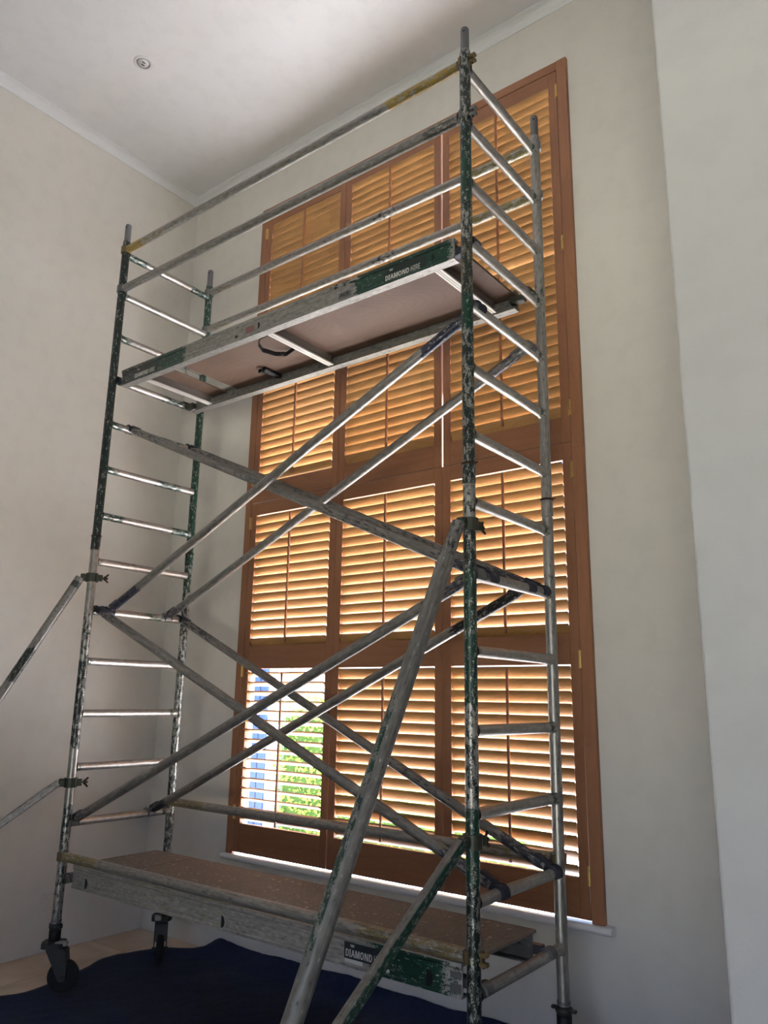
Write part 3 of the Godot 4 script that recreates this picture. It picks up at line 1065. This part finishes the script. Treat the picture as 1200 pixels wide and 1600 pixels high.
func platform_upper() -> void:
	var root := thing("scaffold_platform", "upper working platform with ply deck seen from below, under the guard rails", "platform", S(L / 2, 3.275, 0.29), "platforms of the scaffold tower")
	var u0 := 0.075
	var u1 := 2.425
	var st := begin()
	extrude(st, beam_profile(0.098), S(u0, 3.275, 0.008), Vector3(u1 - u0, 0, 0), Vector3(0, 0, -1), Vector3(0, 1, 0))
	part(root, "side_beam", st, M.beam_up, "front beam with green ends and a hire firm's name")
	st = begin()
	var back := PackedVector2Array()
	for p in beam_profile(0.098):
		back.append(Vector2(0.58 - p.x, p.y))
	extrude(st, back, S(u0, 3.275, 0.0), Vector3(u1 - u0, 0, 0), Vector3(0, 0, -1), Vector3(0, 1, 0))
	part(root, "side_beam", st, M.beam_plain)
	for u in [0.265, 1.285, 2.312]:
		st = begin()
		var pf := PackedVector2Array([Vector2(-0.018, 0), Vector2(-0.008, 0), Vector2(-0.007, 0.003), Vector2(-0.004, 0.003), Vector2(-0.003, 0), Vector2(0.003, 0), Vector2(0.004, 0.003), Vector2(0.007, 0.003), Vector2(0.008, 0), Vector2(0.018, 0), Vector2(0.018, 0.008), Vector2(-0.018, 0.008)])
		extrude(st, pf, S(u, 3.2815, 0.020), Vector3(0, 0, -0.512), Vector3(1, 0, 0), Vector3(0, 1, 0))
		var bar := part(root, "crossbar", st, M.bar_bright)
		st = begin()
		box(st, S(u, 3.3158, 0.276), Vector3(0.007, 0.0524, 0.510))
		part(bar, "web", st, M.bar_shaded)
	for b in [[0.255, 0.385], [0.485, 2.425]]:
		st = begin()
		cbox(st, S((b[0] + b[1]) / 2, 3.348, 0.294), Vector3(b[1] - b[0], 0.012, 0.530), 0.002)
		var o := part(root, "deck_board", st, M.ply_tri)
	# hooks over the rungs at the four corners
	for e in 2:
		for k in 2:
			var u := 0.0 if e == 0 else L
			var w := 0.045 if k == 0 else 0.545
			st = begin()
			extrude(st, arc_band(0.0216, 0.0300, -10, 190, 16), S(u, rung_y(4), w - 0.022), Vector3(0, 0, -0.044), Vector3(1, 0, 0), Vector3(0, 1, 0))
			var s := 1.0 if e == 0 else -1.0
			cbox(st, S(u + s * 0.055, rung_y(4) - 0.012, w), Vector3(0.075, 0.032, 0.040), 0.004)
			tube(st, S(u + s * 0.040, rung_y(4) - 0.020, w + 0.024), S(u + s * 0.040, rung_y(4) - 0.020, w - 0.024), 0.009, -1, 12)
			part(root, "hook", st, M.hook_dark if k == 0 else M.coupler)
	var zf := SZ - 0.008
	sticker(root, Vector3(SX + 2.055, 3.286, zf - 0.005), 0.225, 0.066, M.label_green, 0.0245, 0.80)
	sticker(root, Vector3(SX + 0.20, 3.286, zf - 0.005), 0.225, 0.066, M.label_green, 0.0245, 0.80)
	st = begin()
	box(st, Vector3(SX + 1.825, 3.302, zf - 0.0045), Vector3(0.075, 0.034, 0.001))
	var tag := part(root, "stencil", st, M.hook_grey)
	lettering(tag, "lettering", "ACD", "Droid Sans", 700, 0.020, Vector3(SX + 1.795, 3.293, zf - 0.0036), M.ink, 1.0)
	st = begin()
	cbox(st, Vector3(SX + 1.185, 3.318, zf - 0.0045), Vector3(0.060, 0.034, 0.001), 0.0003)
	part(root, "sticker", st, M.label_red, "small faded red label")
	d_hole(root, Vector3(SX + 1.245, 3.320, zf - 0.006), 0.020, M.rim)
	d_hole(root, Vector3(SX + 2.31, 3.325, zf - 0.006), 0.014, M.label_green)
	st = begin()
	tube(st, Vector3(SX + 1.085, 3.305, zf - 0.006), Vector3(SX + 1.085, 3.305, zf - 0.003), 0.009, -1, 14)
	part(root, "hole_shade", st, M.black)  # black disc painted for the shade of a small bore
	# strap to pull the hatch, and its latch
	st = begin()
	strap(st, [S(1.24, 3.336, 0.125), S(1.155, 3.325, 0.115), S(1.105, 3.312, 0.150), S(1.08, 3.306, 0.205), S(1.095, 3.310, 0.285), S(1.13, 3.318, 0.335), S(1.19, 3.336, 0.335)], Vector3(0, 1, 0), 0.026, 0.003)
	part(root, "hatch_strap", st, M.black)
	st = begin()
	cbox(st, S(1.115, 3.316, 0.322), Vector3(0.016, 0.020, 0.030), 0.002)
	part(root, "buckle", st, M.rust)
	st = begin()
	cbox(st, S(0.862, 3.330, 0.485), Vector3(0.034, 0.024, 0.135), 0.004)
	cbox(st, S(0.846, 3.318, 0.420), Vector3(0.026, 0.024, 0.030), 0.003)
	part(root, "latch", st, M.black)


func platform_lower() -> void:
	var root := thing("scaffold_platform", "lower platform with paint-spattered deck just above the castors", "platform", S(L / 2, 0.515, 0.27), "platforms of the scaffold tower")
	var u0 := 0.09
	var u1 := 2.44
	var h := 0.108
	var st := begin()
	extrude(st, beam_profile(h), S(u0, 0.517, 0.008), Vector3(u1 - u0, 0, 0), Vector3(0, 0, -1), Vector3(0, 1, 0))
	part(root, "side_beam", st, M.beam_low, "pale spattered front beam with a green right end")
	st = begin()
	var back := PackedVector2Array()
	for p in beam_profile(h):
		back.append(Vector2(0.53 - p.x, p.y))
	extrude(st, back, S(u0, 0.517, 0.0), Vector3(u1 - u0, 0, 0), Vector3(0, 0, -1), Vector3(0, 1, 0))
	part(root, "side_beam", st, M.beam_plain)
	for u in [0.28, 1.27, 2.26]:
		st = begin()
		cbox(st, S(u, 0.552, 0.269), Vector3(0.04, 0.058, 0.500), 0.003)
		part(root, "crossbar", st, M.bar_bright)
	for b in [[0.085, 0.42], [0.425, 2.455]]:
		st = begin()
		cbox(st, S((b[0] + b[1]) / 2, 0.624, 0.278), Vector3(b[1] - b[0], 0.012, 0.500), 0.002)
		part(root, "deck_board", st, M.deck)
	for e in 2:
		for k in 2:
			var u := 0.0 if e == 0 else L
			var w := 0.060 if k == 0 else 0.545
			st = begin()
			extrude(st, arc_band(0.0216, 0.0310, -10, 190, 16), S(u, rung_y(14), w - 0.022), Vector3(0, 0, -0.044), Vector3(1, 0, 0), Vector3(0, 1, 0))
			var s := 1.0 if e == 0 else -1.0
			cbox(st, S(u + s * 0.060, rung_y(14) + 0.016, w), Vector3(0.080, 0.034, 0.040), 0.004)
			part(root, "hook", st, M.hook_grey)
	var zf := SZ - 0.008
	for u in [0.205, 1.235, 2.295]:
		d_hole(root, Vector3(SX + u, 0.552, zf - 0.006), 0.026, M.rim if u < 2.0 else M.label_green)
	sticker(root, Vector3(SX + 1.922, 0.545, zf - 0.005), 0.215, 0.056, M.label_dark, 0.025, 0.76)
	st = begin()
	cbox(st, Vector3(SX + 1.968, 0.538, zf - 0.0042), Vector3(0.085, 0.013, 0.001), 0.0003)
	cbox(st, Vector3(SX + 2.112, 0.540, zf - 0.0042), Vector3(0.045, 0.012, 0.001), 0.0003)
	part(root, "sticker", st, M.label_white, "white strip torn in two")
	st = begin()
	cbox(st, Vector3(SX + 2.415, 0.585, zf - 0.0035), Vector3(0.045, 0.020, 0.003), 0.001)
	cbox(st, Vector3(SX + 2.415, 0.545, zf - 0.0035), Vector3(0.045, 0.028, 0.003), 0.001)
	part(root, "end_plate", st, M.hook_grey)


# swivel clamp round a standard, with two wing nuts
func swivel_clamp(root: Node3D, c: Vector3, out_dir: Vector3, mat: Material) -> void:
	var st := begin()
	extrude(st, arc_band(0.0245, 0.0345, 0, 350, 26), c - Vector3(0, 0.024, 0), Vector3(0, 0.048, 0), Vector3(1, 0, 0), Vector3(0, 0, 1))
	var d := out_dir.normalized()
	var side := d.cross(Vector3.UP)
	# ears and the block that carries the tube
	cbox(st, c - d * 0.042, Vector3(0.030, 0.034, 0.040), 0.004, Basis(d, Vector3.UP, side))
	cbox(st, c + d * 0.045, Vector3(0.034, 0.040, 0.034), 0.005, Basis(d, Vector3.UP, side))
	tube(st, c + d * 0.050 - side * 0.026, c + d * 0.050 + side * 0.026, 0.010, -1, 12)
	var cl := part(root, "clamp", st, mat)
	st = begin()
	tube(st, c - d * 0.030, c - d * 0.085, 0.0055, -1, 10)
	lathe(st, c - d * 0.062, -d * 0.016, [[0.0, 0.012], [0.5, 0.0135], [1.0, 0.009]], 12)
	for k in 2:
		var s := 1.0 if k == 0 else -1.0
		tube(st, c - d * 0.070 + Vector3(0, 0.006 * s, 0), c - d * 0.086 + Vector3(0, 0.024 * s, 0) + side * 0.006 * s, 0.006, 0.0045, 10)
	part(cl, "wing_nut", st, M.rust)


func square_bar(st: SurfaceTool, a: Vector3, b: Vector3, s: float) -> void:
	var d := b - a
	var right := d.cross(Vector3.UP).normalized()
	var up := right.cross(d).normalized()
	var h := s / 2
	var c := 0.004
	var p := PackedVector2Array([Vector2(-h + c, -h), Vector2(h - c, -h), Vector2(h, -h + c), Vector2(h, h - c), Vector2(h - c, h), Vector2(-h + c, h), Vector2(-h, h - c), Vector2(-h, -h + c)])
	extrude(st, p, a, d, right, up)


func outrigger(label: String, u: float, foot: Vector3, y_hi: float, y_lo: float, join: float, thick: float, pole_mat: Material, inner_mat: Material, strut_mat: Material) -> void:
	var top := S(u, y_hi, 0)
	var low := S(u, y_lo, 0)
	var out_dir := Vector3(foot.x - top.x, 0, foot.z - top.z).normalized()
	var root := thing("outrigger", label, "outrigger", foot, "stabilising outriggers of the scaffold tower")
	var a := top + out_dir * 0.062
	var dir := (foot + Vector3(0, 0.04, 0) - a).normalized()
	var length := (foot + Vector3(0, 0.04, 0) - a).length()
	var st := begin()
	tube(st, a + dir * 0.004, a + dir * 0.36, 0.0245, -1, 22)
	part(root, "inner_pole", st, inner_mat)
	st = begin()
	lathe(st, a + dir * join, dir * (length - join), [[0.0, thick * 0.92], [0.004, thick], [1.0, thick]], 24)
	part(root, "pole", st, pole_mat)
	swivel_clamp(root, top, out_dir, M.coupler)
	swivel_clamp(root, low, out_dir, M.coupler)
	st = begin()
	var b := low + out_dir * 0.060
	var q := a + dir * (length * 0.86)
	square_bar(st, b, q, 0.036)
	part(root, "strut", st, strut_mat)
	st = begin()
	lathe(st, foot + Vector3(0, 0.004, 0), Vector3(0, 0.05, 0), [[0.0, 0.060], [0.3, 0.060], [0.5, 0.045], [1.0, 0.034]], 24)
	part(root, "foot_pad", st, M.rubber)


func castor(label: String, at: Vector3, swivel: float) -> Node3D:
	var root := thing("castor", label, "castor", at, "castors under the scaffold tower")
	var st := begin()
	lathe(st, Vector3.ZERO, Vector3(0, 1, 0), [[0.250, 0.026], [0.252, 0.0295], [0.298, 0.0295], [0.300, 0.026]], 22)
	local_done(root, "stem_sleeve", st, M.black)
	st = begin()
	lathe(st, Vector3.ZERO, Vector3(0, 1, 0), [[0.300, 0.0275], [0.312, 0.0335], [0.322, 0.0335], [0.330, 0.0245]], 22)
	for k in 2:
		cbox(st, Vector3(0.040 if k == 0 else -0.040, 0.318, 0), Vector3(0.024, 0.012, 0.018), 0.003)
	local_done(root, "collar", st, M.castor_grey)
	# adjusting ring with four lugs
	st = begin()
	var ring := PackedVector2Array()
	for i in 48:
		var t := TAU * i / 48
		var r := 0.058 + 0.010 * maxf(0.0, cos(t * 4.0))
		ring.append(Vector2(cos(t), sin(t)) * r)
	extrude(st, ring, Vector3(0, 0.222, 0), Vector3(0, 0.022, 0), Vector3(1, 0, 0), Vector3(0, 0, 1))
	local_done(root, "brake_ring", st, M.castor_grey)
	var turn := Basis(Vector3.UP, swivel)
	st = begin()
	cbox(st, turn * Vector3(0.042, 0.240, 0.022), Vector3(0.062, 0.020, 0.036), 0.004, turn)
	local_done(root, "brake_lever", st, M.white_plate)
	# fork: a crown and two tapering plates
	st = begin()
	cbox(st, turn * Vector3(0.010, 0.205, 0), Vector3(0.075, 0.022, 0.070), 0.006, turn)
	for k in 2:
		var z := 0.034 if k == 0 else -0.034
		var pl := PackedVector2Array([Vector2(-0.030, 0.215), Vector2(0.044, 0.072), Vector2(0.054, 0.066), Vector2(0.070, 0.066), Vector2(0.079, 0.076), Vector2(0.078, 0.150), Vector2(0.060, 0.215)])
		extrude(st, pl, turn * Vector3(0, 0, z - 0.003), turn * Vector3(0, 0, 0.006), turn * Vector3(1, 0, 0), Vector3(0, 1, 0))
	cbox(st, turn * Vector3(0.072, 0.168, 0), Vector3(0.010, 0.085, 0.068), 0.003, turn * Basis(Vector3(0, 0, 1), 0.16))
	tube(st, turn * Vector3(0.062, 0.085, -0.044), turn * Vector3(0.062, 0.085, 0.044), 0.009, -1, 12)
	local_done(root, "fork", st, M.castor_grey)
	st = begin()
	lathe(st, turn * Vector3(0.062, 0.085, -0.022), turn * Vector3(0, 0, 0.044), [[0.0, 0.020], [0.02, 0.058], [0.10, 0.060], [0.14, 0.074], [0.30, 0.078], [0.70, 0.078], [0.86, 0.074], [0.90, 0.060], [0.98, 0.058], [1.0, 0.020]], 32, true, false)
	local_done(root, "wheel", st, M.rubber)
	return root


func local_done(root: Node3D, called: String, st: SurfaceTool, mat: Material) -> void:
	st.generate_normals()
	local_part(root, called, st.commit(), mat)


func build_tower() -> void:
	M.ply_tri = M.ply.duplicate()
	M.ply_tri.uv1_triplanar = true
	M.ply_tri.uv1_scale = Vector3(0.45, 1.6, 1.6)
	var g: Array = M.rung_green
	var p: Array = M.rung_plain
	ladder_frame(0, true, "upper left ladder frame, dark green legs with seven rungs", M.leg_fl_up, M.leg_bl_up, [g[0], g[1], p[1], g[0], g[1]])
	ladder_frame(L, true, "upper right ladder frame, chipped green front leg and bare grey back leg", M.leg_fr_up, M.leg_br_up, [p[0], p[1], p[0]])
	ladder_frame(0, false, "lower left ladder frame, speckled grey legs standing near the left wall", M.leg_fl_low, M.leg_bl_low, [p[1], p[0], g[1], p[0], p[1]])
	ladder_frame(L, false, "lower right ladder frame, chipped green front leg nearest the camera", M.leg_fr_low, M.leg_br_low, [p[0], p[1], p[0]])
	brace("upper front brace rising to the right, dark blue at both ends", 9, 5, 0.128, 0.08, M.brace_blue, M.hook_dark, M.hook_dark)
	brace("upper back brace rising to the right towards the window, behind the front one", 9, 5, 0.53, 0.53, M.brace_plain, M.hook_grey, M.hook_grey)
	brace("upper front brace falling to the right, dark worn right end hooked on the middle rung", 5, 9, 0.155, 0.145, M.brace_worn, M.hook_dark, M.hook_dark)
	brace("upper back brace falling to the right, hidden mostly behind the front one", 5, 9, 0.60, 0.59, M.brace_worn, M.hook_dark, M.hook_dark)
	brace("lower front brace falling to the right, grey hook beside the chipped green leg", 9, 13, 0.062, 0.18, M.brace_plain, M.hook_dark, M.hook_dark)
	brace("lower back brace falling to the right, dark scuffed end at the rear right leg", 9, 13, 0.635, 0.61, M.brace_worn, M.hook_dark, M.hook_dark)
	brace("lower front brace rising to the right from beside the left castor leg", 13, 9, 0.035, 0.05, M.brace_plain, M.hook_grey, M.hook_grey)
	brace("lower back brace rising to the right, its upper end black", 13, 9, 0.52, 0.46, M.brace_dark, M.hook_grey, M.hook_dark)
	rail("topmost front guard rail with yellow painted ends", 4.20, 0, M.rail_yellow, M.hook_yellow, M.rust)
	rail("second front guard rail, plain grey, below the yellow-ended one", 3.93, 0, M.rail_plain, M.hook_grey, M.rust)
	rail("upper back guard rail nearest the top of the shutters", 4.205, D, M.rail_back, M.hook_grey, M.rust)
	rail("lower back guard rail just above the upper platform", 3.925, D, M.rail_back, M.hook_grey, M.rust)
	rail("low back rail crossing in front of the bottom of the shutters", 0.868, D, M.rail_low, M.hook_yellow, M.rust)
	rail("lowest front rail along the edge of the lower platform", 0.657, 0, M.rail_low, M.hook_yellow, M.rust)
	platform_upper()
	platform_lower()
	outrigger("right outrigger, thick pole with flaking green patches reaching towards the camera", L, Vector3(3.0, 0.008, 2.03), 2.128, 1.016, 0.155, 0.0300, M.outer_pole, M.inner_pole, M.strut)
	outrigger("left outrigger leaving the picture beside the left wall", 0, Vector3(0.10, 0.0, 1.98), 2.126, 1.024, 0.30, 0.0248, M.left_pole, M.left_pole, M.strut_plain)
	castor("front left castor with black wheel and white brake lever", S(0, 0.008, 0), deg_to_rad(45))
	castor("rear left castor seen edge on below the lower platform", S(0, 0.008, D), deg_to_rad(-38))
	castor("rear right castor at the bottom edge of the picture", S(L, 0.008, D), deg_to_rad(20))
	castor("front right castor below the chipped green leg", S(L, 0.008, 0), deg_to_rad(150))
